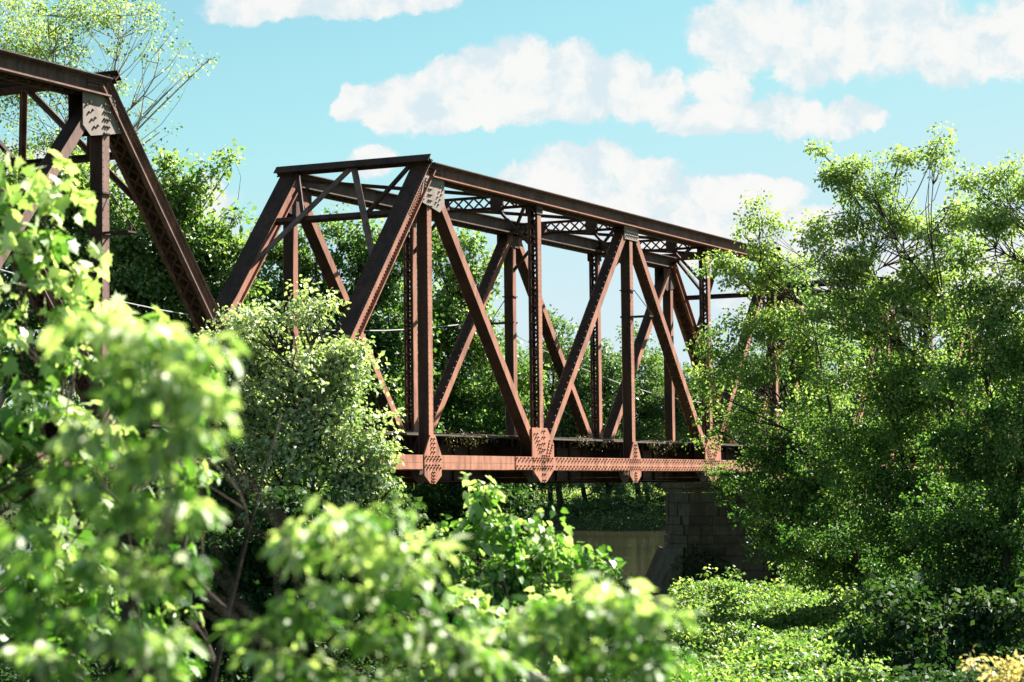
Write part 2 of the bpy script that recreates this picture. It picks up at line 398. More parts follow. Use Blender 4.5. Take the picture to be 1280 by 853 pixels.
def make_span():
    root = empty('truss_bridge_span', (0, 0, 0))
    yf = {0: None, 1: WD}
    for side in (0, 1):
        F_ = yf[side]
        def fin(mb, name, mat, par=root, sm=False, extra=()): return mb.build(name, mat, par, sm, yflip=F_, extra=extra)
        # top chord
        mb = MB(); lc = MB(); lip = MB(); member_box(mb, Un(1), Un(5), (0, 0, 1), 0, lacemb=lc, lip=lip)
        rv = MB()
        for x in np.arange(p, 5*p, .16): rv.rivet((x, -.02, H+.14), NRM, .016, .012)
        for i in (1, 5, 3, 2, 4):                                  # splice plates
            a, b = {1: (0, .75), 5: (-.75, 0), 3: (-.6, .6), 2: (-.35, .35), 4: (-.35, .35)}[i]
            if i in (1, 5, 3):
                for zz in (-.14, -.02, .07):
                    rv.box(i*p+a, i*p+b, -.004, .018, H+zz-.02, H+zz+.02)
            for x in np.arange(i*p+a+.05, i*p+b, .1):
                for zz in (-.08, .03): rv.rivet((x, .018, H+zz), NRM, .017, .016)
        tc = fin(mb, 'top_chord', M['chord'], extra=[(lc, M['rust_dark']), (rv, M['chord']), (lip, M['rust'])])
        # bottom chord
        mb = MB()
        mb.box(-.2, LEN+.2, 0, .03, -.21, .21); mb.box(-.2, LEN+.2, .42, .45, -.21, .21)
        mb.box(-.2, LEN+.2, -.004, 0.0-.001, -.012, .012)
        mb.box(-.2, LEN+.2, .032, .10, .185, .208); mb.box(-.2, LEN+.2, .032, .10, -.208, -.185)
        for i in range(int(LEN/.5)):
            mb.beam((i*.5, .03, -.222), (i*.5+.5, .42, -.222), (-.006, .006), (-.03, .03), (0, 0, 1))
            mb.beam((i*.5, .42, -.236), (i*.5+.5, .03, -.236), (-.006, .006), (-.03, .03), (0, 0, 1))
        bc = fin(mb, 'bottom_chord', M['rust'])
        mb = MB(); mb.box(2*p-2.05, 4*p+2.05, -.022, -.006, -.208, .208)
        for x in np.arange(2*p-1.95, 4*p+2.0, .27):
            if min(abs(x-2*p), abs(x-4*p)) < .85 or abs(x-3*p) < .55: continue
            for k, zz in enumerate((.165, .09, -.09, -.165)): mb.rivet((x+(.135 if k % 2 else 0), -.022, zz), NRM, .026, .03)
        fin(mb, 'splice_plate', M['rust'], bc)
        # end posts
        for e in (0, 1):
            mb = MB(); lc = MB(); rv = MB(); a, b = Ln(0), Un(1)
            ax = (b-a)/np.linalg.norm(b-a); upv = np.array([-ax[2], 0, ax[0]])
            member_box(mb, a, b, upv, 0, s0=.3, s1=.2, lacemb=lc, sec=(.155, .07, .46, .09))
            L = np.linalg.norm(b-a)
            for t in np.arange(.2, L, .13):
                q = a+ax*t
                for yy in (-.03, .08, .38, .49): lc.rivet(q+upv*.187+np.array([0, yy, 0]), upv, .017, .010)
                rv.rivet(q+upv*.11+np.array([0, -.02, 0]), NRM, .018, .016)
                rv.rivet(q+upv*(-.12)+np.array([0, .02, 0]), NRM, .018, .018)
                for yy in (-.04, .52): rv.rivet(q-upv*.199+np.array([0, yy, 0]), -upv, .02, .018)
            for t in np.arange(L-1.9, L-.2, .12):
                for k in (-.07, 0, .06): rv.rivet(a+ax*t+upv*k+np.array([0, .02, 0]), NRM, .02, .018)
            # near the joint a rusty outer web plate
            xf = LEN if e else None
            o = mb.build('end_post', M['rust'] , root, yflip=F_, xflip=xf, extra=[(lc, M['rust_dark']), (rv, M['rust'])])
            cp = MB(); cp.beam(a, b, (.1795, .187), (-.54, .08), upv, s0=.3, s1=.25)
            cp.build('cover_plate', M['rust_dark'], o, yflip=F_, xflip=xf)
            sh = MB(); sh.prism([(-.55, -.62), (.55, -.62), (.45, .25), (.2, .6), (-.25, .6), (-.45, .25)], -.03, -.004)
            sh.prism([(-.55, -.62), (.55, -.62), (.45, .25), (.2, .6), (-.25, .6), (-.45, .25)], .455, .48)
            sh.box(-.5, .5, 0.03, .44, -.62, -.24); sh.build('bearing_shoe', M['rust'], root, yflip=F_, xflip=xf)
        # verticals
        for i, kind in ((1, 'web'), (2, 'lace'), (3, 'web'), (4, 'lace'), (5, 'web')):
            mb = MB(); lc = MB(); rv = MB()
            laced(mb, lc, (i*p, 0.025, -.1), (i*p, 0.025, H-.26), .27, .36, kind)
            for z in np.arange(1.2, H-1.3, .17): rv.rivet((i*p+.10, .025, z), NRM, .012, .006); rv.rivet((i*p-.10, .025, z), NRM, .012, .006)
            o = fin(mb, 'vertical_post', M['rust'], extra=[(lc, M['rust_dark']), (rv, M['rust'])])
        # diagonals
        for a, b, kind in ((Un(1), Ln(2), 'web'), (Ln(2), Un(3), 'xlace'), (Un(3), Ln(4), 'xlace'), (Ln(4), Un(5), 'web')):
            mb = MB(); lc = MB(); d = (b-a)/np.linalg.norm(b-a)
            off = np.array([0, .03, 0])
            laced(mb, lc, a+d*.45+off, b-d*.3+off, .27, .40, 'web' if kind == 'web' else 'plate')
            o = fin(mb, 'diagonal_member', M['rust'], extra=[(lc, M['rust_dark'])])
        # gussets
        def gus(poly, nodex, z0, rows, mat, yy=(-.026, -.006+.026)):
            mb = MB(); mb.prism([(nodex+x, z0+z) for x, z in poly], yy[0], yy[1])
            inn = MB(); inn.prism([(nodex+x, z0+z) for x, z in poly], .40, .415)
            for (x, z) in rows: mb.rivet((nodex+x, yy[0], z0+z), NRM, .028, .032)
            g_ = fin(mb, 'gusset_plate', mat); fin(inn, 'inner_plate', M['rust_dark'], g_); return g_
        def rowsgrid(xs_, zs_): return [(x, z) for x in xs_ for z in zs_]
        for sgn, i in ((1, 1), (-1, 5)):
            poly = [(-.62*sgn, -1.0), (.62*sgn, -1.22), (.92*sgn, -1.0), (.92*sgn, -.2), (-.3*sgn, -.2)]
            if sgn < 0: poly = poly[::-1]
            rws = rowsgrid([-.11, -.02, .07], np.arange(-1.1, -.25, .17))
            for k in range(4): rws += [(sgn*(.36+.1*k), -.95+.17*k), (sgn*(.50+.1*k), -1.0+.16*k)]
            for k in range(8): rws += [(sgn*(-.25-.04*k*.6), -.3-.09*k)]
            gus(poly, i*p, H, rws, M['gusset_grey'], (-.006, .016))
        gus([(-.62, -.7), (.62, -.7), (.62, -.2), (-.62, -.2)], 3*p, H, rowsgrid(np.arange(-.5, .6, .14), (-.33, -.45, -.57)), M['gusset_grey'], (-.006, .016))
        for i in (2, 4): gus([(-.22, -.55), (.22, -.55), (.22, -.2), (-.22, -.2)], i*p, H, rowsgrid((-.12, 0, .12), (-.3, -.42)), M['chord'], (-.002, .016))
        for i in (1, 3, 5):
            w_ = .53 if i != 3 else .5
            rws = rowsgrid((-.08, .08), np.arange(.3, .8, .13)) + rowsgrid(np.arange(-.44, .4, .2), (.165, -.09))+rowsgrid(np.arange(-.34, .5, .2), (.09, -.165)) + rowsgrid((-.06, .06), (-.3, -.4, -.5, -.58))
            gus([(-w_, -.4), (-.15, -.64), (.15, -.64), (w_, -.4), (w_, .22), (.15, .8), (-.15, .8), (-w_, .22)], i*p, 0, rws, M['rust'])
        for sgn, i in ((1, 2), (-1, 4)):
            poly = [(-.83*sgn, -.2), (-.2*sgn, -.62), (.2*sgn, -.62), (.8*sgn, -.2), (.8*sgn, .65), (.3*sgn, 1.15), (-.83*sgn, 1.15)]
            if sgn < 0: poly = poly[::-1]
            rws = rowsgrid((-.08, .08), np.arange(-.55, 1.1, .2)) + rowsgrid(np.arange(-.74, .75, .2), (.165, -.09))+rowsgrid(np.arange(-.64, .75, .2), (.09, -.165))
            for k in range(6): rws += [(sgn*(-.66+.075*k), .95-.115*k), (sgn*(-.46+.065*k), .96-.115*k), (sgn*(.66-.06*k), .60-.09*k), (sgn*(.46-.045*k), .74-.1*k)]
            gus(poly, i*p, 0, rws, M['rust'])
    # portals
    for e in (0, 1):
        xf = LEN if e else None
        a, b = Ln(0), Un(1); ax = (b-a)/np.linalg.norm(b-a); upv = np.array([-ax[2], 0, ax[0]]); L = np.linalg.norm(b-a)
        def P_(t, y, o=0): return b + (a-b)*t + np.array([0, y, 0]) + upv*o
        y0, y1 = .4, WD-.4; ym = WD/2
        ts = .165; tk = .345; tt = -.005
        mb = MB(); mb.beam(P_(tt, -.16, .33), P_(tt, WD+.16, .33), (-.1, .1), (-.012, .012), upv); mb.beam(P_(tt, -.16, .43), P_(tt, WD+.16, .43), (-.012, .012), (-.14, .14), upv)
        mb.beam(P_(tt, -.16, .222), P_(tt, WD+.16, .222), (.001, .012), (-.1, .1), upv)
        mb.build('portal_strut', M['rust_dark'], root, xflip=xf)
        mb = MB(); mb.beam(P_(ts, y0, 0), P_(ts, y1, 0), (-.09, .09), (-.02, .02), upv); mb.beam(P_(ts, y0, .1), P_(ts, y1, .1), (-.01, .01), (-.09, .09), upv); mb.build('portal_strut', M['rust_dark'], root, xflip=xf)
        yk0 = y0+(ym-y0)*(1-(ts)/(tk))
        for s in (0, 1):
            mb = MB(); yy = (lambda y: WD-y) if s else (lambda y: y)
            mb.beam(P_(tk, yy(y0), .12), P_(-.005, yy(ym-.04), .30), (-.012, .012), (-.1, .1), upv)
            mb.beam(P_(tk, yy(y0), .08), P_(-.005, yy(ym-.04), .26), (-.07, .03), (-.012, .012), upv)
            mb.build('portal_knee_brace', M['rust_brown'], root, xflip=xf)
            ykk = y0+(ym-.1-y0)*(1-ts/tk)
            mb = MB(); mb.beam(P_(-.005, yy(y0+.15), .22), P_(ts, yy(ykk), .05), (-.05, .05), (-.055, .055), upv)
            mb.build('portal_hanger', M['rust_dark'], root, xflip=xf)
    # cross struts with knees at U1..U5, laterals
    for i in (2, 3, 4):
        mb = MB(); zt, zb = H+.12, H-.27
        for z in (zt, zb):
            mb.box(i*p-.14, i*p+.14, .45, WD-.45, z-.012, z+.012); mb.box(i*p-.14, i*p-.125, .45, WD-.45, z-.05, z+.05)
        n = 11; q = (WD-.9)/n
        for k in range(n):
            for s_ in (0, 1):
                z0, z1 = (zt-.02, zb+.02) if s_ else (zb+.02, zt-.02)
                mb.beam((i*p-.15-.012*s_, .45+k*q, z0), (i*p-.15-.012*s_, .45+(k+1)*q, z1), (-.005, .005), (-.03, .03), (1, 0, 0))
        for f in (.3, .7): mb.box(i*p-.18, i*p+.02, WD*f-.2, WD*f+.2, zb-.08, zt+.0)
        mb.build('cross_strut', M['rust_dark'], root)
        for s in (0, 1):
            yy = (lambda y: WD-y) if s else (lambda y: y)
            mb = MB(); mb.beam((i*p, yy(.35), H-1.55), (i*p, yy(WD*.3), H-.3), (-.05, .05), (-.045, .045), (1, 0, 0)); mb.build('knee_brace', M['rust_dark'], root)
    for i in range(1, 5):
        for s in (0, 1):
            mb = MB(); z = H-.02+.05*s; a = (i*p, .45, z); b = ((i+1)*p, WD-.45, z)
            if s: a = (i*p, WD-.45, z); b = ((i+1)*p, .45, z)
            mb.beam(a, b, (-.02, .02), (-.06, .06), (0, 0, 1)); mb.beam(a, b, (-.09, -.021), (-.012, .012), (0, 0, 1)); mb.build('lateral_brace', M['rust_dark'], root)
    # floor
    for i in range(7):
        mb = MB(); x = min(max(i*p, .2), LEN-.2)
        mb.box(x-.012, x+.012, .46, WD-.46, -.6, .55); mb.box(x-.16, x+.16, .46, WD-.46, -.62, -.6); mb.box(x-.16, x+.16, .46, WD-.46, .55, .57)
        for y in np.arange(.8, WD-.6, .8): mb.box(x-.1, x+.1, y-.012, y+.012, -.6, .55)
        mb.build('floor_beam', M['rust_dark'], root)
    for y in (1.55, WD-1.55):
        mb = MB()
        for i in range(6):
            mb.box(i*p+.21, (i+1)*p-.21, y-.012, y+.012, -.55, .56)
            mb.box(i*p+.21, (i+1)*p-.21, y-.17, y+.17, -.57, -.55); mb.box(i*p+.21, (i+1)*p-.21, y-.15, y+.15, .56, .575)
            for x in np.arange(i*p+.9, (i+1)*p-.3, 1.1): mb.box(x-.012, x+.012, y-.09, y+.09, -.55, .56)
        mb.build('stringer', M['rust_dark'], root)
    for i in range(6):
        for s in (0, 1):
            mb = MB(); a = (i*p+.4, .5, -.43-.02*s); b = ((i+1)*p-.4, WD-.5, -.43-.02*s)
            if s: a, b = (a[0], WD-.5, a[2]), (b[0], .5, b[2])
            mb.beam(a, b, (-.008, .008), (-.06, .06), (0, 0, 1)); mb.build('bottom_lateral', M['rust'], root)
    r2 = random.Random(3)
    proto = []
    for k in range(3):
        mb = MB(); mb.beam((0, -1.30, 0), (0, 1.30, 0), (-.115, .115), (-.11, .11), (0, 0, 1)); 
        o = mb.build('railway_tie', M['tie'], root); proto.append(o)
    nt = 92
    for k in range(nt):
        o = proto[k] if k < 3 else proto[k % 3].copy()
        if k >= 3: COL.objects.link(o); o.parent = root
        o.location = (.25+k*(LEN-.5)/(nt-1), WD/2+r2.uniform(-.12, .12), .69+r2.uniform(-.01, .01)); o.rotation_euler = (0, 0, r2.uniform(-.03, .03))
    for y in (WD/2-1.52, WD/2+1.52):
        for q in (-.25, 0, .25):
            mb = MB(); x = .1
            while x < LEN-.3:
                w = r2.uniform(2.2, 4.6); x1 = min(LEN-.1, x+w); t = r2.uniform(-.015, .015)
                mb.box(x, x1-.02, y+q-.115, y+q+.115, .81+t, .86+t); x = x1
            mb.build('shading_walkway_plank', M['plank'], root)  # walkway added with an overhang so the deck side falls in shade
    for y in (WD/2-.72, WD/2+.72):
        mb = MB(); mb.box(0, LEN, y-.065, y+.065, .805, .82); mb.box(0, LEN, y-.01, y+.01, .82, .93); mb.box(0, LEN, y-.035, y+.035, .93, .965); mb.build('rail', M['rail'], root)
    for y in (WD/2-1.08, WD/2+1.08):
        mb = MB()
        for k in range(9): mb.box(k*5.05+.05, k*5.05+5.02, y-.1, y+.1, .806, .806+.12+r2.uniform(-.02, .02))
        mb.build('guard_timber', M['tie'], root)
    return root

def children(o): return [c for c in bpy.data.objects if c.parent == o]
def copy_tree(o, parent=None):
    c = o.copy(); COL.objects.link(c); c.parent = parent
    for ch in kids.get(o.name, ()): copy_tree(ch, c)
    return c
span = make_span()
kids = {}
for o in bpy.data.objects:
    if o.parent: kids.setdefault(o.parent.name, []).append(o)
left = copy_tree(span); right = copy_tree(span)
for o in bpy.data.objects:
    if o.parent == left:
        for sl_ in o.material_slots:
            if sl_.material == M['rust']: sl_.link = 'OBJECT'; sl_.material = M['rust_brown']
left.location = (-(LEN+GAP), 0, 0); right.location = (LEN+GAP, 0, 0)
G = 'rusty truss spans of the railway bridge'
tag(span, 'middle rusty steel truss span, wholly in view between the two others', 'bridge span', G)
tag(left, 'dark rusty truss span at upper left, nearest and cut by the frame', 'bridge span', G)
tag(right, 'farthest truss span, glimpsed through the tree crowns at right', 'bridge span', G)
# wire brackets
def bracket(parent, x, side, z, dz=.95):
    mb = MB(); s = -1 if side == 0 else 1; y0 = 0 if side == 0 else WD; yo = y0+s*.72
    ya, yb = sorted((y0-s*.42, yo))
    mb.box(x-.16, x-.145, ya, yb, z-.03, z+.03); mb.box(x+.145, x+.16, ya, yb, z-.03, z+.03)
    mb.box(x-.19, x+.19, y0-.03, y0+.03, z-.03, z+.03)
    mb.box(x-.19, x+.19, *sorted((y0+s*.03, y0-s*.42)), z+dz-.02, z+dz+.02)
    mb.tube([(x+.15, yo, z+.03), (x+.15, y0+s*.02, z+dz)], [.016, .016], 6)
    mb.tube([(x, yo-s*.04, z-.01), (x, yo-s*.04, z+.14)], [.035, .03], 8)
    mb.box(x-.15, x+.15, *sorted((yo-s*.08, yo)), z-.02, z+.02)
    return mb.build('wire_bracket', M['rust_dark'], parent)
for par, x in ((left, 5*p), (span, 3*p), (right, 3*p), (left, 2*p)):
    bracket(par, x, 0, 5.25); bracket(par, x, 1, 5.25)
mb = MB(); pts = []
hang = [-(LEN+GAP)+2*p, -(LEN+GAP)+5*p, 3*p, LEN+GAP+3*p]
hang = [hang[0]] + hang[1:]
for a, b in zip(hang[:-1], hang[1:]):
    for k in range(12):
        t = k/12; pts.append((a+(b-a)*t, WD+.68, 5.39-1.1*((b-a)/31)**2*4*t*(1-t)))
pts.append((hang[-1], WD+.68, 5.39)); mb.tube(pts, [.018]*len(pts), 5)
tag(mb.build('overhead_wire', M['wire']), 'thin grey wire slung along the far side of the trusses', 'wire')

# ------------------------------------------------------------ piers
def attr_tone(me, tones):
    a = me.attributes.new('tone', 'FLOAT', 'POINT'); a.data.foreach_set('value', np.asarray(tones, np.float32))
def make_pier(name, X0, label, ice=True):
    root = empty(name, (X0, 0, 0), label=label, cat='pier', group='stone piers of the railway bridge')
    zt = -.62; zb = -8.2; r2 = random.Random(int(X0)+9)
    def outline(z):
        k = (zt-z)*.035; hx = 1.35+k; y0 = -1.6-k; y1 = WD+1.6+k
        return hx, y0, y1
    mb = MB(); tones = []
    z = zt-.45; row = 0
    while z > zb:
        course = r2.choice((.40, .46, .52, .60, .66))
        hx, y0, y1 = outline(z)
        prof = [(-hx, y0), (0, y0-1.5), (hx, y0), (hx, y1), (.0, y1+1.7), (-hx, y1)]   # pointed cutwaters, both ends
        for i in range(6):
            a = np.array(prof[i]); b = np.array(prof[(i+1) % 6]); L = np.linalg.norm(b-a); d = (b-a)/L; nr = np.array([d[1], -d[0]])
            t = 0; first = True
            while t < L-.01:
                w_ = r2.uniform(.5, 1.6)
                if first and row % 2: w_ *= .5
                first = False
                t1 = min(L, t+w_)
                if L-t1 < .35: t1 = L
                pr = r2.uniform(-.02, .07); bb = len(mb.v); g = .014
                A = a+d*(t+g); B = a+d*(t1-g)
                for (q, off) in ((A, -.30), (B, -.30), (B, pr), (A, pr)):
                    pass
                zz0, zz1 = z-course+g, z-g
                for zz in (zz0, zz1):
                    for q, off in ((A, -.3), (B, -.3), (B, pr), (A, pr)):
                        qq = q+nr*off; mb.v.append((qq[0], qq[1], zz))
                b0 = bb; mb.f += [(b0, b0+1, b0+2, b0+3), (b0+7, b0+6, b0+5, b0+4), (b0, b0+4, b0+5, b0+1), (b0+1, b0+5, b0+6, b0+2), (b0+2, b0+6, b0+7, b0+3), (b0+3, b0+7, b0+4, b0)]
                tones += [r2.random()]*8; t = t1
        z -= course; row += 1
    hx, y0, y1 = outline(zt-2)
    core = MB(); hx -= .12
    n0 = len(mb.v)
    pf = [(-hx, y0), (0, y0-1.4), (hx, y0), (hx, y1), (0, y1+1.55), (-hx, y1)]
    mb.v += [(x, y, zb) for x, y in pf]+[(x, y, zt-.46) for x, y in pf]
    mb.f += [tuple(n0+i for i in reversed(range(6))), tuple(n0+6+i for i in range(6))]+[(n0+i, n0+(i+1) % 6, n0+6+(i+1) % 6, n0+6+i) for i in range(6)]
    tones += [.9]*12
    o = mb.build('masonry', M['stone'], root); attr_tone(o.data, tones)
    cp = MB(); hx, y0, y1 = 1.5, -1.75, WD+1.75
    for (k, za, zb_) in ((.0, zt-.22, zt-.002), (-.14, zt-.448, zt-.222)):
        pf = [(-hx-k, y0-k), (0, y0-1.6-k), (hx+k, y0-k), (hx+k, y1+k), (0, y1+1.8+k), (-hx-k, y1+k)]
        n0 = len(cp.v); cp.v += [(x, y, za) for x, y in pf]+[(x, y, zb_) for x, y in pf]
        cp.f += [tuple(n0+i for i in reversed(range(6))), tuple(n0+6+i for i in range(6))]+[(n0+i, n0+(i+1) % 6, n0+6+(i+1) % 6, n0+6+i) for i in range(6)]
    o = cp.build('coping', M['stone'], root); attr_tone(o.data, [.3]*len(cp.v))
    if ice:
        ib = MB(); y1 = WD+1.6+.1
        # sloping ice breaker nose on the upstream (far) end
        A = [(-1.5, y1+.2, -3.55), (1.5, y1+.2, -3.55), (-1.65, y1+.4, -8.4), (1.65, y1+.4, -8.4), (0, y1+1.95, -3.6), (0, y1+4.3, -8.4)]
        ib.v = A; ib.f = [(0, 2, 5, 4), (4, 5, 3, 1), (0, 4, 1), (2, 3, 5), (0, 1, 3, 2)]
        o = ib.build('ice_breaker', M['stone'], root); attr_tone(o.data, [.25]*6)
        ib = MB(); ib.beam((0, y1+1.95, -3.55), (0, y1+4.3, -8.35), (-.05, .05), (-.09, .09), (1, 0, 0)); ib.build('steel_nosing', M['rail'], root)
    return root
make_pier('stone_pier', LEN+GAP/2, 'dark block stone pier at the water edge under the right end of middle span')
make_pier('stone_pier', -GAP/2, 'stone pier buried in dark leaves between the left and middle spans', ice=False)
make_pier('stone_pier', 2*LEN+1.5*GAP, 'stone pier out in the river hidden behind the right hand trees')
make_pier('stone_pier', -(LEN+1.5*GAP), 'stone pier at the left end of the left span, outside the frame', ice=False)

# ------------------------------------------------------------ foliage
def nrmz(a): return a/(np.linalg.norm(a, axis=-1, keepdims=True)+1e-9)
QUAD = (np.array([(0,0,0),(.5,.36,.07),(1,0,-.10),(.5,-.36,.07)]), [(0,1,2,3)])
OVAL = (np.array([(0,0,0),(.22,.26,.05),(.55,.34,.06),(1,0,-.12),(.55,-.34,.06),(.22,-.26,.05)]), [(0,1,2,3),(0,3,4,5)])
def maple():
    h = [(0,0),(.04,.30),(-.06,.52),(.22,.42),(.42,.62),(.46,.36),(.66,.30),(.70,.16),(1.0,0)]
    v = [(0.0,0,0.0)]+[(x, y, .04-.16*abs(y)) for x, y in h[1:-1]]+[(1,0,-.1)]+[(x, -y, .04-.16*abs(y)) for x, y in h[1:-1]][::-1]
    v = np.array(v); n = len(v); k = n//2
    f = [tuple([0]+list(range(1, k+1))), tuple([0]+list(range(k, n)))]
    return v, f
MAPLE = maple()
HEART = (np.array([(0,0,0),(-.08,.22,.03),(.10,.42,.03),(.42,.40,.04),(.75,.2,0),(1.05,0,-.12),(.75,-.2,0),(.42,-.40,.04),(.10,-.42,.03),(-.08,-.22,.03),(.4,0,-.05)]),
         [(0,1,2,10),(10,2,3,4),(10,4,5),(10,5,6),(10,6,7,8),(10,8,9,0)])
SLIM = (np.array([(0,0,0),(.3,.20,.04),(.62,.19,.02),(1,0,-.12),(.62,-.19,.02),(.3,-.20,.04),(.5,0,-.03)]), [(0,1,2,6),(6,2,3),(6,3,4),(6,4,5,0)])
def leaves_mesh(name, pos, axis_, normal, size, tone, mat, shape=QUAD, parent=None):
    """one mesh holding every leaf of one plant"""
    T, Fs = shape; n = len(pos)
    x = nrmz(axis_); z = normal-x*np.sum(normal*x, -1, keepdims=True); z = nrmz(z); y = np.cross(z, x)
    V = pos[:, None, :] + size[:, None, None]*(T[None, :, 0:1]*x[:, None, :] + T[None, :, 1:2]*y[:, None, :] + T[None, :, 2:3]*z[:, None, :])
    k = len(T); V = V.reshape(-1, 3)
    me = bpy.data.meshes.new(name); me.vertices.add(len(V)); me.vertices.foreach_set('co', V.ravel().astype(np.float32))
    lens = [len(f) for f in Fs]; fl = np.concatenate([np.array(f) for f in Fs]); base = (np.arange(n)*k)[:, None]
    LI = (base+fl[None, :]).ravel(); tot = np.tile(lens, n); st = np.concatenate([[0], np.cumsum(tot)[:-1]])
    me.loops.add(len(LI)); me.loops.foreach_set('vertex_index', LI.astype(np.int32))
    me.polygons.add(len(tot)); me.polygons.foreach_set('loop_start', st.astype(np.int32))
    me.update(calc_edges=True)
    attr_tone(me, np.repeat(np.clip(tone, 0, 1), k)); me.materials.append(mat)
    o = bpy.data.objects.new(name, me); COL.objects.link(o)
    if parent is not None: o.parent = parent
    return o
def sprays(centers, rad, nleaf, leafsize, flat=.65, droop=.5, up=.8, clump_tone=.25, tone0=.5, outward=None, R=None):
    """leaves scattered in clumps round the twig ends"""
    R = R or rng; n = len(centers); k = nleaf
    c = np.repeat(centers, k, 0); N = len(c)
    rr = np.repeat(np.broadcast_to(rad, (n,)), k)
    d = R.normal(size=(N, 3)); d[:, 2] *= flat; ln = np.linalg.norm(d, axis=1, keepdims=True)
    d = d/ln*np.minimum(ln, 1.7)*.62
    pos = c+d*rr[:, None]
    ax = nrmz(d)*1.0 + R.normal(size=(N, 3))*.5; ax[:, 2] -= droop
    nm = R.normal(size=(N, 3))*.55; nm[:, 2] += up*.45; nm += SUN[None]*.75
    size = leafsize*R.uniform(.65, 1.25, N)
    ct = np.repeat(R.normal(0, clump_tone, n), k)
    tone = tone0+ct+R.normal(0, .14, N)
    return pos, ax, nm, size, tone
def curve(a, b, bend, n=5, R=None, lift=0):
    R = R or rng; a = np.array(a); b = np.array(b); L = np.linalg.norm(b-a); o = R.normal(size=3)*bend*L; o[2] = abs(o[2])*.3+lift*L
    return [a+(b-a)*t + o*math.sin(math.pi*t) for t in np.linspace(0, 1, n)]
DM = 2.2
def plant(name, label, cat, base_px, D, blobs, mat, barkmat, leafsize=0.171, cl_r=.42, per=34, dens=1.0, group=None, shape=QUAD,
          trunk_r=.16, lean=0, depth=.8, flat=.65, droop=.5, up=.8, tone0=.5, twigr=.012, ctone=.2, gz=None, spread=None, stems=1, R=None, shell=.55, base=None, fork=.55, tuft=1.0, toptone=.34):
    """blobs: (px, py, rx, ry[, dD[, density]]) give the leafy masses of the crown, measured in the photo and set at distance D"""
    R = R or np.random.default_rng(abs(hash(label)) % 1000 if False else sum(map(ord, label)) % 99991)
    s = D/FPX
    if base is None:
        g = at(base_px, 612, D); base = np.array([g[0], g[1], 0.0])
    else: base = np.array(base, float)
    base[2] = float(ground_z(base[0], base[1]))-.15 if gz is None else gz
    root = empty(name, tuple(base), label=label, cat=cat, group=group)
    cents = []; limbs = []; B = []
    for bl in blobs:
        px, py, rx, ry = bl[:4]; dD = bl[4] if len(bl) > 4 else 0; dn = bl[5] if len(bl) > 5 else 1
        c = at(px, py, D+dD); a = rx*s; b = ry*s; dd = depth*(a+b)/2 if depth < 5 else depth
        B.append((c, a, b, dd, dn))
    top = max(c[2]+b*.6 for c, a, b, dd, dn in B)
    cx = np.mean([c for c, *_ in B], 0)
    trunks = []
    for k in range(stems):
        tb = base + (np.array([R.normal(0, .25), R.normal(0, .25), 0]) if k else 0)
        hi = np.array([cx[0], cx[1], base[2]+(top-base[2])*R.uniform(.72, .88)]) + (np.array([R.normal(0, 1), R.normal(0, 1), 0])*.12*(top-base[2]) if k or stems > 1 else 0)
        trunks.append(curve(tb, hi, .04, 9, R))
    tm = MB(); hgt = top-base[2]
    for tr in trunks: tm.tube(tr, [trunk_r*(1-.88*(i/8)**.9) for i in range(9)], 8)
    for (c, a, b, dd, dn) in B:
        # limb leaves the trunk well below the mass it carries
        tr = trunks[R.integers(len(trunks))]
        zf = c[2]-np.linalg.norm((c-cx)[:2])*fork-.15*hgt
        zs = [q[2] for q in tr]; j = int(np.clip(np.searchsorted(zs, zf), 1, 7)); st = tr[j]
        r0 = trunk_r*(1-.88*(j/8)**.9)*(.55 if cat == 'tree' else .3)
        lp = curve(st, c, .13, 7, R, lift=-.05); tm.tube(lp, [r0*(1-.75*i/6)+twigr*.6 for i in range(7)], 6)
        vol = a*b*dd*4.19; n = max(3, int(DM*dens*dn*vol/(cl_r**3*4.19)*.62))
        d = nrmz(R.normal(size=(n, 3))); q = R.uniform(0, 1, (n, 1))**shell
        d = d*q
        if n > 12:
            m_n = max(4, min(22, n//9)); sd = nrmz(R.normal(size=(m_n, 3)))*R.uniform(.35, .95, (m_n, 1))
            wgt = R.uniform(.4, 1.6, m_n); pick = R.choice(m_n, n, p=wgt/wgt.sum())
            td = sd[pick]+R.normal(size=(n, 3))*np.array([.17, .11, .17])*tuft
            d = np.where((R.random(n) < .85)[:, None], td, d)
        pts = c + (RT[None]*d[:, 0:1]*a + UP[None]*d[:, 1:2]*b + FW[None]*d[:, 2:3]*dd)
        cents.append(pts)
        for pt in pts[:min(n, 26 if cat == 'tree' else 9)]:
            i = int(np.clip(R.integers(2, 7), 0, 6)); m_ = curve(lp[i], pt, .12, 5, R, lift=-.05)
            tm.tube(m_, [twigr*1.6, twigr*1.25, twigr*.9, twigr*.6, twigr*.3], 4)
    cents = np.concatenate(cents)
    pos, ax, nm, sz, tn = sprays(cents, cl_r*R.uniform(.7, 1.25, len(cents)), per, leafsize, flat, droop, up, ctone, tone0, R=R)
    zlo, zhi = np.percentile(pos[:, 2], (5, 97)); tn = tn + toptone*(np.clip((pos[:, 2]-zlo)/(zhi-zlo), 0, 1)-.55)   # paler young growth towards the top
    zmin = ground_z(pos[:, 0], pos[:, 1])+.03; ok = pos[:, 2] > zmin
    leaves_mesh('crown', (pos-base)[ok], ax[ok], nm[ok], sz[ok], tn[ok], mat, shape, root)
    tm.v = [tuple(np.array(q)-base) for q in tm.v]
    tm.build('trunk' if cat == 'tree' else 'stem', barkmat, root, True)
    return root

TR = 'tree'
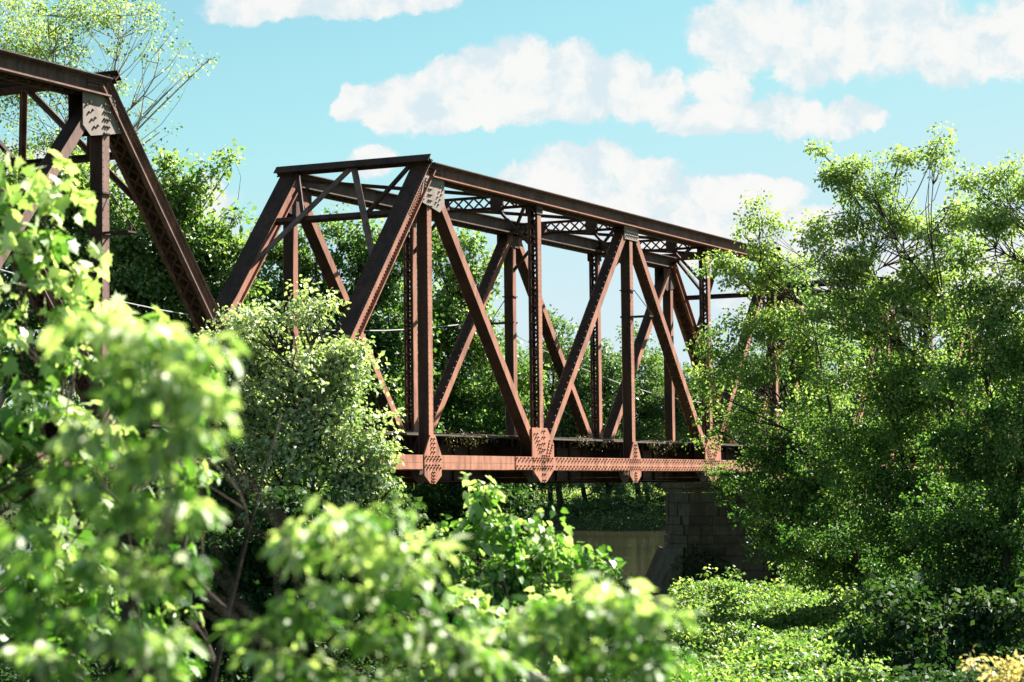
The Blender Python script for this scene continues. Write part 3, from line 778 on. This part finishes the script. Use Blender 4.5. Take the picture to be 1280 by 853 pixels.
# --- trees behind the left span
plant('sycamore_tree', 'tall sparse tree with pale bare limbs, topmost at upper left', TR, -150, 82,
      [(-20,40,110,90),(60,20,100,50),(150,20,80,40),(40,110,110,60,0,.8),(130,90,70,45,0,.55),(200,60,50,35,0,.5),(235,90,36,26,0,.4),(262,74,18,12,0,.5),(180,120,50,34,0,.4),(200,165,30,30,0,.45),(165,180,34,26,0,.5),(90,180,60,50,0,.8),(20,200,90,60)],
      M['leaf_yellow'], M['bark_pale'], leafsize=0.115, cl_r=.36, per=20, dens=.5, trunk_r=.26, twigr=.014, tone0=.6, depth=.9, fork=.75)
plant('leafy_tree', 'dense green tree behind the sloping end of the left span', TR, 190, 78,
      [(60,240,80,70,0,1),(90,330,100,80),(170,300,80,70),(215,250,45,55),(245,290,50,60),(280,320,44,50),(265,220,26,30,0,1),(290,200,16,18,0,.5),(215,200,24,20,0,.9),(190,380,120,60),(60,420,120,80),(300,375,50,50),(225,345,80,60),(300,270,16,22,0,.9),(140,240,50,40,0,.8)],
      M['leaf'], M['bark'], leafsize=0.183, cl_r=.42, per=32, dens=1.35, trunk_r=.3, tone0=.6)
plant('thicket', 'green thicket on the slope behind the left span floor', 'bush', 150, 84,
      [(0,520,110,80),(120,520,90,80),(230,500,80,80),(300,540,60,70),(60,620,110,60),(200,620,110,60)], M['leaf'], M['bark'], leafsize=.18, cl_r=.45, per=30, dens=.7, trunk_r=.06, stems=3)
# --- trees behind the middle span
plant('leafy_tree', 'sunlit green tree seen through the portal of the middle span', TR, 390, 92,
      [(480,300,30,26),(510,330,40,40),(450,290,34,30),(330,305,44,40),(415,275,26,20),(520,300,24,20),(330,350,50,50),(380,320,50,40),(430,310,44,34,0,.8),(470,330,50,44),(400,290,16,14,0,.9),(350,400,70,60),(430,390,80,60),(500,390,50,60),(470,460,80,60),(400,470,100,60),(330,470,80,60),(500,540,70,50),(420,560,110,50)],
      M['leaf'], M['bark'], leafsize=0.195, cl_r=.45, per=30, dens=1.35, trunk_r=.3, tone0=.45)
plant('leafy_tree', 'dark rounded tree behind the middle span with ragged right edge', TR, 560, 98,
      [(545,315,34,28),(575,300,30,20),(560,330,40,36),(592,310,30,20,0,.9),(600,345,30,30),(540,380,60,50),(600,400,28,36,0,.8),(560,440,66,50),(615,470,50,50),(530,500,70,60),(590,540,80,50),(560,600,110,45),(640,560,44,60),(620,330,12,18,0,.5),(650,500,30,40,0,.8)],
      M['leaf'], M['bark'], leafsize=0.195, cl_r=.45, per=30, dens=1.45, trunk_r=.32, tone0=.6)
plant('riverside_bush', 'dark bush on the bank below the deck of the middle span', 'bush', 590, 96,
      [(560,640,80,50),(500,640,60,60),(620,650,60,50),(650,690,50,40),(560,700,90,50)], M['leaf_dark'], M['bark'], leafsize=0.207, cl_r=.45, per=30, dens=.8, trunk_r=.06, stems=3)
# --- the tree in front of the joint of the spans
plant('leafy_tree', 'pale green tree standing before the joint of left and middle spans', TR, 372, 50,
      [(385,400,44,34),(335,410,50,40),(430,440,50,44),(380,460,80,50),(310,460,50,50),(440,500,50,40),(350,510,90,50),(420,550,80,50),(472,592,34,30),(488,612,18,16),(450,555,36,26),(450,610,70,40),(340,570,90,50),(375,370,16,18,0,.6),(455,445,18,16,0,.7),(290,420,34,40),(285,480,40,50),(270,540,44,50),(385,620,80,44),(455,560,40,30),(465,600,36,28)],
      M['leaf_cool'], M['bark'], leafsize=0.116, cl_r=.26, per=30, dens=.85, trunk_r=.12, tone0=.88, tuft=1.7, depth=.9)
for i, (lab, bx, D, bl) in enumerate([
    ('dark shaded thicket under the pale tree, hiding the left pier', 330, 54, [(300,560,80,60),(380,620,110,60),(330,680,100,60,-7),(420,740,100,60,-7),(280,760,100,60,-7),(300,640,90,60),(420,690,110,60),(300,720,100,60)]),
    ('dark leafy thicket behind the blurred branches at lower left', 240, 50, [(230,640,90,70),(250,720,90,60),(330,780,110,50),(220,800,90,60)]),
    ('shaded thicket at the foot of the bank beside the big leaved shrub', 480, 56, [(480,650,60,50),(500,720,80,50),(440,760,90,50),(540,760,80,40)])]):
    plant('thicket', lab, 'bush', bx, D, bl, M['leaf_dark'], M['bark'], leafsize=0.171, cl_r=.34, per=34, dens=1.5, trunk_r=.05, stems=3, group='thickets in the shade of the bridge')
# --- right hand trees
plant('leafy_tree', 'multi stemmed tree leaning its branches out over the pier', TR, 1080, 68,
      [(955,270,36,26,0,.8),(935,300,40,30,0,.8),(925,345,46,36,0,.9),(975,330,50,40,0,.8),(900,330,30,16,0,.8),(960,400,70,44,0,.8),(905,430,30,30,0,.8),(940,470,60,44,0,.8),(885,440,22,14,0,.8),(890,490,26,26,0,.8),(900,540,36,24,0,.8),(960,540,60,44,0,.8),(900,590,34,18,0,.9),(960,610,70,40),(1020,430,60,60,0,.8),(1030,530,70,60,0,.8),(1010,620,80,50),(950,655,46,26,0,.8),(1000,690,80,40,0,.8),(1060,700,80,50),(1010,575,60,30),(960,575,40,22)],
      M['leaf'], M['bark'], leafsize=0.108, cl_r=.33, per=56, dens=1.05, trunk_r=.11, stems=3, tone0=.68, toptone=.6, depth=.8, fork=.75, tuft=1.5)
plant('leafy_tree', 'tallest right hand tree with airy yellow green top against the sky', TR, 1160, 64,
      [(1040,205,20,18,0,.95),(1075,215,50,34,0,.95),(1125,195,34,24,0,.95),(1170,200,36,26,0,.9),(1060,265,56,40,0,.95),(1120,260,50,44,0,.95),(1180,260,50,44,0,.95),(1030,320,46,40,0,.9),(1090,330,60,44,0,.9),(1160,330,60,50,0,.9),(1080,400,80,50,0,.95),(1160,410,70,60,0,.8),(1100,480,90,60,0,.9),(1170,500,70,60),(1090,570,100,60),(1170,590,80,60),(1110,650,110,50),(1180,690,80,60),(1020,185,8,8,0,.9),(1175,172,8,14,0,.95)],
      M['leaf'], M['bark'], leafsize=0.105, cl_r=.32, per=56, dens=1.05, trunk_r=.13, stems=3, tone0=.76, toptone=.6, depth=.75, tuft=1.5)
plant('leafy_tree', 'dense tree closing the right edge of the view, dark below', TR, 1250, 60,
      [(1255,215,30,24,0,.95),(1235,250,40,34,0,1.0),(1275,260,44,40,0,1.0),(1245,310,54,44,0,1.0),(1300,330,60,60,0,.8),(1240,380,60,50,0,.8),(1290,420,70,60),(1230,460,66,60),(1280,520,80,70),(1220,560,70,60),(1270,640,90,70),(1200,660,70,60),(1240,740,100,60),(1300,780,80,60),(1150,750,90,50)],
      M['leaf'], M['bark'], leafsize=0.108, cl_r=.32, per=56, dens=1.15, trunk_r=.16, stems=2, tone0=.6, toptone=.7, depth=.8, tuft=1.4)
plant('thicket', 'dark low thicket beneath the right hand trees', 'bush', 1150, 45,
      [(1110,770,70,44),(1180,780,90,54),(1070,810,50,34),(1260,800,90,60),(1120,850,90,50),(1230,860,110,50),(1290,740,60,50)], M['leaf_dark'], M['bark'], leafsize=0.159, cl_r=.32, per=30, dens=.8, trunk_r=.05, stems=3, group='thickets in the shade of the bridge')

# --- far bank wood
far_R = np.random.default_rng(5)
def far_tree(seed, crown_h, rad):
    R = np.random.default_rng(seed); root = empty('riverbank_tree', (0, 0, 0))
    tm = MB(); tp = curve((0, 0, -.4), (R.normal(0, .6), R.normal(0, .6), crown_h*.85), .03, 8, R); tm.tube(tp, [.42*(1-.85*i/7) for i in range(8)], 7)
    cs = []
    for k in range(34):
        z = crown_h*R.uniform(.16, .98); r = rad*math.sqrt(max(.05, 1-((z/crown_h-.55)/.5)**2))*R.uniform(.3, .9); a = R.uniform(0, 6.28)
        c = np.array([r*math.cos(a), r*math.sin(a), z]); j = int(np.clip(np.searchsorted([q[2] for q in tp], z-r*.7), 1, 6)); tm.tube(curve(tp[j], c, .05, 4, R), [.14, .1, .07, .03], 5)
        d = nrmz(R.normal(size=(12, 3)))*R.uniform(.2, 1, (12, 1)); cs.append(c+d*np.array([2.0, 2.0, 1.5]))
    cs = np.concatenate(cs)
    pos, ax, nm, sz, tn = sprays(cs, .85, 26, .36, .7, .4, .8, .22, .5, R=R)
    leaves_mesh('crown', pos, ax, nm, sz, tn, M['leaf_far'], QUAD, root); tm.build('trunk', M['bark'], root, True)
    return root
protos = [far_tree(11, 20, 5.2), far_tree(12, 22, 4.6), far_tree(13, 18, 5.8)]
for q in protos: kids[q.name] = [c for c in bpy.data.objects if c.parent == q]
spots = []
for k, px in enumerate([606, 642, 660, 688, 702, 734, 758, 800, 812, 846, 872, 900, 935, 975, 1020, 1070, 1120, 1180, 1240, 1300]):
    spots.append((px, 306+far_R.uniform(-3, 6), .86+.22*far_R.random()-(.10 if px > 800 else 0)+(.0 if px < 700 else .06)))
for k in range(16): spots.append((560+k*50+far_R.uniform(-15, 15), 372+far_R.uniform(-8, 14), 1.0+.2*far_R.random()))
ords = 'first second third fourth fifth sixth seventh eighth ninth tenth eleventh twelfth thirteenth fourteenth fifteenth sixteenth seventeenth eighteenth nineteenth twentieth'.split()
usedp = set()
for k, (px, D, sc) in enumerate(spots):
    pr = protos[k % 3]
    if pr.name in usedp: o = copy_tree(pr)
    else: o = pr; usedp.add(pr.name)
    g = at(px, 612, D); o.location = (g[0], g[1], float(ground_z(g[0], g[1]))-.2); o.scale = (sc*far_R.uniform(.9, 1.1), sc, sc*far_R.uniform(.95, 1.05)); o.rotation_euler = (0, 0, far_R.uniform(0, 6.28))
    if k < 20: tag(o, 'tree at the water edge of the far bank, %s from left of its row' % ords[k], 'tree', 'trees on the far river bank')
    else: tag(o, 'tree in the back row of the far bank, %s from left' % ords[k-20], 'tree', 'trees on the far river bank')

# --- bushes along the far bank
def far_bush():
    R = np.random.default_rng(21); root = empty('riverbank_bush', (0, 0, 0)); tm = MB(); cs = []
    for k in range(10):
        c = np.array([R.uniform(-2.6, 2.6), R.uniform(-2, 2), R.uniform(1.0, 5.2)]); tm.tube(curve((c[0]*.2, c[1]*.2, -.3), c, .05, 4, R), [.07, .05, .04, .02], 5)
        cs.append(c+nrmz(R.normal(size=(9, 3)))*R.uniform(.2, 1, (9, 1))*1.2)
    pos, ax, nm, sz, tn = sprays(np.concatenate(cs), .7, 22, .30, .7, .4, .8, .22, .35, R=R); pos[:, 2] = np.maximum(pos[:, 2], 0)
    leaves_mesh('crown', pos, ax, nm, sz, tn, M['leaf_far'], QUAD, root); tm.build('stem', M['bark'], root, True); return root
fb = far_bush(); kids[fb.name] = [c for c in bpy.data.objects if c.parent == fb]
for k, (px, D, sc) in enumerate([(560,312,1.3),(590,318,1.5),(618,313,1.3),(645,318,1.5),(668,314,1.3),(688,322,1.5),(708,328,.8),(768,316,.85),(785,322,1.3),(870,320,1.3),(900,314,1.4),(940,316,1.4),(985,318,1.4),(722,299,.45),(741,301,.6),(757,298,.38),(781,300,.55),(806,299,.5),(826,301,.62),(842,298,.4)]):
    o = fb if k == 0 else copy_tree(fb); g = at(px, 612, D); o.location = (g[0], g[1], float(ground_z(g[0], g[1]))-.1); o.scale = (sc, sc, sc*1.1); o.rotation_euler = (0, 0, k*1.7)
    tag(o, 'dark bush between trunks on the far bank, %s from left of the bushes' % ords[k], 'bush', 'bushes on the far river bank')

# --- ground cover
def cover(name, label, pts, zoff, leafsize, mat, per, r, tone0, kind='stuff'):
    z = ground_z(pts[:, 0], pts[:, 1]); c = np.stack([pts[:, 0], pts[:, 1], z+zoff], -1)
    pos, ax, nm, sz, tn = sprays(c, r, per, leafsize, .45, .35, 1.1, .2, tone0)
    o = leaves_mesh(name, pos, ax, nm, sz, tn, mat); o['kind'] = kind; o['label'] = label; o['category'] = 'ground cover'
def fan(n, px0, px1, D0, D1):
    px = rng.uniform(px0, px1, n); D = np.sqrt(rng.uniform(D0**2, D1**2, n)); P3 = CAM[None]+D[:, None]*(FW[None]+RT[None]*((px-640)/FPX)[:, None])
    return P3[:, :2]
pts = fan(7500, 845, 1090, 42, 86)
hump = .1+.55*(np.sin(pts[:, 0]*.55)*np.cos(pts[:, 1]*.7+1)+.5*np.sin(pts[:, 0]*1.7+pts[:, 1]*1.3))
cover('vine_cover', 'sunlit mat of vines and weeds on the terrace before the stone pier', pts, .15+np.clip(hump, -.1, .9)*rng.uniform(.75, 1, len(pts)), .125, M['leaf'], 30, .34, .68)
pts = fan(5000, 1060, 1360, 38, 88)
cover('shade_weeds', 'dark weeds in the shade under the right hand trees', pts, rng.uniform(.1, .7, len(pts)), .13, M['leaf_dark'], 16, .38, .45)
pts = np.repeat(fan(60, 840, 1120, 66, 86), 9, 0); tall = np.tile(np.linspace(.4, 1.5, 9), 60)*np.repeat(rng.uniform(.4, 1, 60), 9)
cover('tall_weeds', 'taller weed stalks standing out of the vine mat before the pier', pts+rng.normal(0, .12, pts.shape), tall, .16, M['leaf_yellow'], 9, .22, .5)
pts = fan(9000, -60, 800, 22, 90)
cover('weed_cover', 'shaded weeds covering the near bank floor', pts, rng.uniform(.1, .6, len(pts)), .13, M['leaf_dark'], 10, .4, .5)
n = 9000; px_ = rng.uniform(520, 1340, n); D_ = rng.uniform(285, 330, n); P3 = CAM[None]+D_[:, None]*(FW[None]+RT[None]*((px_-640)/FPX)[:, None]); gz_ = ground_z(P3[:, 0], P3[:, 1]); k_ = gz_ > WZ-.2
cover('bank_undergrowth', 'dark green undergrowth spilling down the far bank to the water', P3[k_][:, :2], rng.uniform(.0, .9, k_.sum()), .32, M['leaf_far'], 9, .8, .5)
n = 5000; px_ = rng.uniform(520, 1340, n); D_ = rng.uniform(330, 372, n); P3 = CAM[None]+D_[:, None]*(FW[None]+RT[None]*((px_-640)/FPX)[:, None])
cover('meadow_growth', 'bright sunlit undergrowth behind the far bank tree trunks', P3[:, :2], rng.uniform(.0, 2.2, n), .34, M['leaf_yellow'], 8, .9, .7)
ny = 420; iy = rng.uniform(-1.5, WD+2.2, ny); iz = -6.3+rng.beta(1.2, 2.4, ny)*4.2*(.6+.4*np.sin(iy*1.3)); ix = LEN+GAP/2-1.48-(-.62-iz)*.035+rng.normal(0, .05, ny)
pos, ax, nm, sz, tn = sprays(np.stack([ix, iy, iz], -1), .28, 12, .14, 1, .6, .4, .2, .5)
pos[:, 0] = np.minimum(pos[:, 0], LEN+GAP/2-1.45-(-.62-pos[:, 2])*.035)
o = leaves_mesh('ivy', pos, ax, nm, sz, tn, M['leaf_dark']); tag(o, 'dark ivy creeping up the foot of the water edge pier', 'ivy', kind='stuff')
# --- dry vines trailing from the deck edge
def deck_vines(px0, px1, n):
    P_ = []
    for k in range(n):
        x = random.uniform(px0, px1); P_.append((x, WD/2-1.9-random.uniform(0, .1), .84+random.uniform(-.38, .10)*(random.random()**1.5)))
    return P_
dv = np.array(deck_vines(9.6, 13.2, 34)+deck_vines(19, 21.8, 24)+deck_vines(25.5, 29.5, 34)+deck_vines(3.6, 6.3, 20))
pos, ax, nm, sz, tn = sprays(dv, .16, 8, .07, 1, 1.4, .1, .2, .5)
o = leaves_mesh('dry_vines', pos, ax, nm, sz, tn, M['leaf_dry'], SLIM); tag(o, 'dry vines and litter trailing over the deck edge of the middle span', 'vines', kind='stuff')

# --- big leaved shrub in the middle ground
plant('broadleaf_shrub', 'upright shrub with big drooping heart shaped leaves below the deck', 'shrub', 630, 20,
      [(607,618,14,24,0,2),(607,650,20,20,0,1.6),(600,665,34,26,0,1),(556,675,34,26,0,1),(528,690,22,26,0,1),(645,668,28,22,0,1),(690,665,16,26,0,1.5),(660,700,50,30,.3,1),(600,710,60,34,0,1),(720,712,34,26,0,1),(560,730,50,34,0,1),(640,750,80,34,.3,1),(763,705,14,12,0,2),(700,760,60,30),(590,770,60,30)],
      M['leaf_fore'], M['bark'], leafsize=0.078, cl_r=.13, per=22, dens=1.15, trunk_r=.022, twigr=.004, stems=5, shape=HEART, droop=1.0, up=1.1, tone0=.48, depth=1.0, flat=.9)
# --- foreground
plant('maple_sapling', 'sharp edged maple leaves filling the left edge under the truss', 'tree', 20, 13,
      [(10,235,26,24),(20,300,30,40,0,.8),(60,300,36,30,0,.9),(90,330,26,30,0,.8),(40,360,50,34),(95,400,30,30,0,.9),(20,420,50,50),(80,450,50,40),(30,510,60,50),(100,540,60,50),(20,600,60,50),(90,640,70,60),(30,720,60,60),(110,740,70,60),(40,810,70,50),(75,240,20,18,0,.6),(40,575,70,36,0,1.3),(90,585,60,30,0,1.2),(20,560,40,30,0,1.3)],
      M['leaf_fore'], M['bark'], leafsize=0.100, cl_r=.12, per=12, dens=.42, trunk_r=.05, twigr=.005, shape=MAPLE, droop=.9, up=.8, tone0=.72, depth=1.2, stems=2)
plant('maple_sapling', 'maple sapling half hidden behind the blurred branch at lower left', 'tree', 230, 12,
      [(130,400,26,24,0,.8),(200,420,50,30),(230,480,36,40),(160,480,50,50),(240,560,26,40),(180,580,60,50),(240,640,20,30,0,1),(200,680,60,50),(225,760,30,40),(180,800,70,50),(215,830,30,30)],
      M['leaf_fore'], M['bark'], leafsize=0.090, cl_r=.11, per=12, dens=.5, trunk_r=.03, twigr=.004, shape=MAPLE, droop=.9, up=.8, tone0=.55, depth=1.0, stems=2)
FG = 'blurred leafy branches close to the camera'
def fore(label, bx, D, bl, **kw):
    a = dict(leafsize=.052, cl_r=.058, per=26, dens=.36, trunk_r=.008, twigr=.0014, shape=SLIM, droop=.7, up=2.2, flat=.34, tone0=.72, depth=1.0, stems=3, group=FG, ctone=.2)
    a.update(kw); plant('box_elder_sapling', label, 'sapling', bx, D, bl, M['leaf_fore'], M['bark'], **a)
fore('large blurred sapling rising at lower left in front of everything', 165, 5.0,
     [(125,405,30,16),(190,415,46,20),(245,440,34,18),(165,450,46,22),(262,500,16,18),(225,490,34,26),(170,505,40,26),(110,540,40,26),(235,550,30,20),(190,570,40,22),(90,600,40,26),(160,630,46,26),(232,640,24,22),(60,680,40,26),(130,700,50,28),(205,720,32,24),(60,760,50,30),(140,780,50,30),(195,810,30,22),(60,840,70,26),(130,850,60,24)])
fore('blurred sapling with rounded top at the bottom centre left', 460, 5.6,
     [(415,650,32,22),(470,655,34,22),(375,690,30,20),(440,690,50,26),(505,700,40,26),(360,755,40,24),(430,740,60,34),(510,750,50,34),(550,780,40,30),(330,800,36,26),(400,800,60,34),(480,810,70,34),(570,820,60,30),(380,850,80,30),(500,855,90,30),(620,840,40,24)])
fore('blurred pale sapling at the bottom beside the vine covered terrace', 745, 5.8,
     [(775,735,30,20),(700,760,34,22),(740,770,50,26),(800,770,34,26),(690,800,44,26),(760,810,60,30),(815,810,34,30),(700,850,60,26),(790,850,50,26),(650,780,26,20,0,.8)])
plant('young_shrub', 'bright young shrub with pinkish tips between the blurred saplings', 'shrub', 620, 14,
      [(585,745,12,12),(620,765,16,14),(640,790,34,22),(590,790,34,24),(610,830,60,30),(680,800,40,24),(690,750,14,12,0,1),(560,820,40,30),(660,845,60,24)],
      M['leaf_fore'], M['bark'], leafsize=0.075, cl_r=.10, per=14, dens=.7, trunk_r=.015, twigr=.003, shape=MAPLE, droop=.8, up=1.0, tone0=.75, stems=4)
plant('cream_tipped_shrub', 'creamy yellow shrub tips poking into the bottom right corner', 'shrub', 1250, 17,
      [(1215,830,9,14),(1268,828,10,14),(1240,838,14,12),(1250,850,40,14),(1285,845,26,20),(1230,875,50,18)],
      M['leaf_cream'], M['bark'], leafsize=0.050, cl_r=.07, per=16, dens=1.2, trunk_r=.012, twigr=.003, shape=SLIM, droop=.2, up=.6, tone0=.6, stems=4)
mb = MB(); a = at(520, 782, 9); b = at(660, 842, 8.6); c = at(760, 900, 8.2); mb.tube([a, (a+b)/2+np.array([0, 0, .01]), b, c], [.012, .017, .02, .024], 7)
c2 = np.array(c); g = c2.copy(); g[2] = float(ground_z(c2[0], c2[1])); mb.tube([c, (c2+g)/2+np.array([.1, 0, 0]), g], [.024, .028, .035], 7)
tag(mb.build('dead_branch', M['deadwood'], None, True), 'bleached bare branch slanting through the bottom shrubs', 'branch')
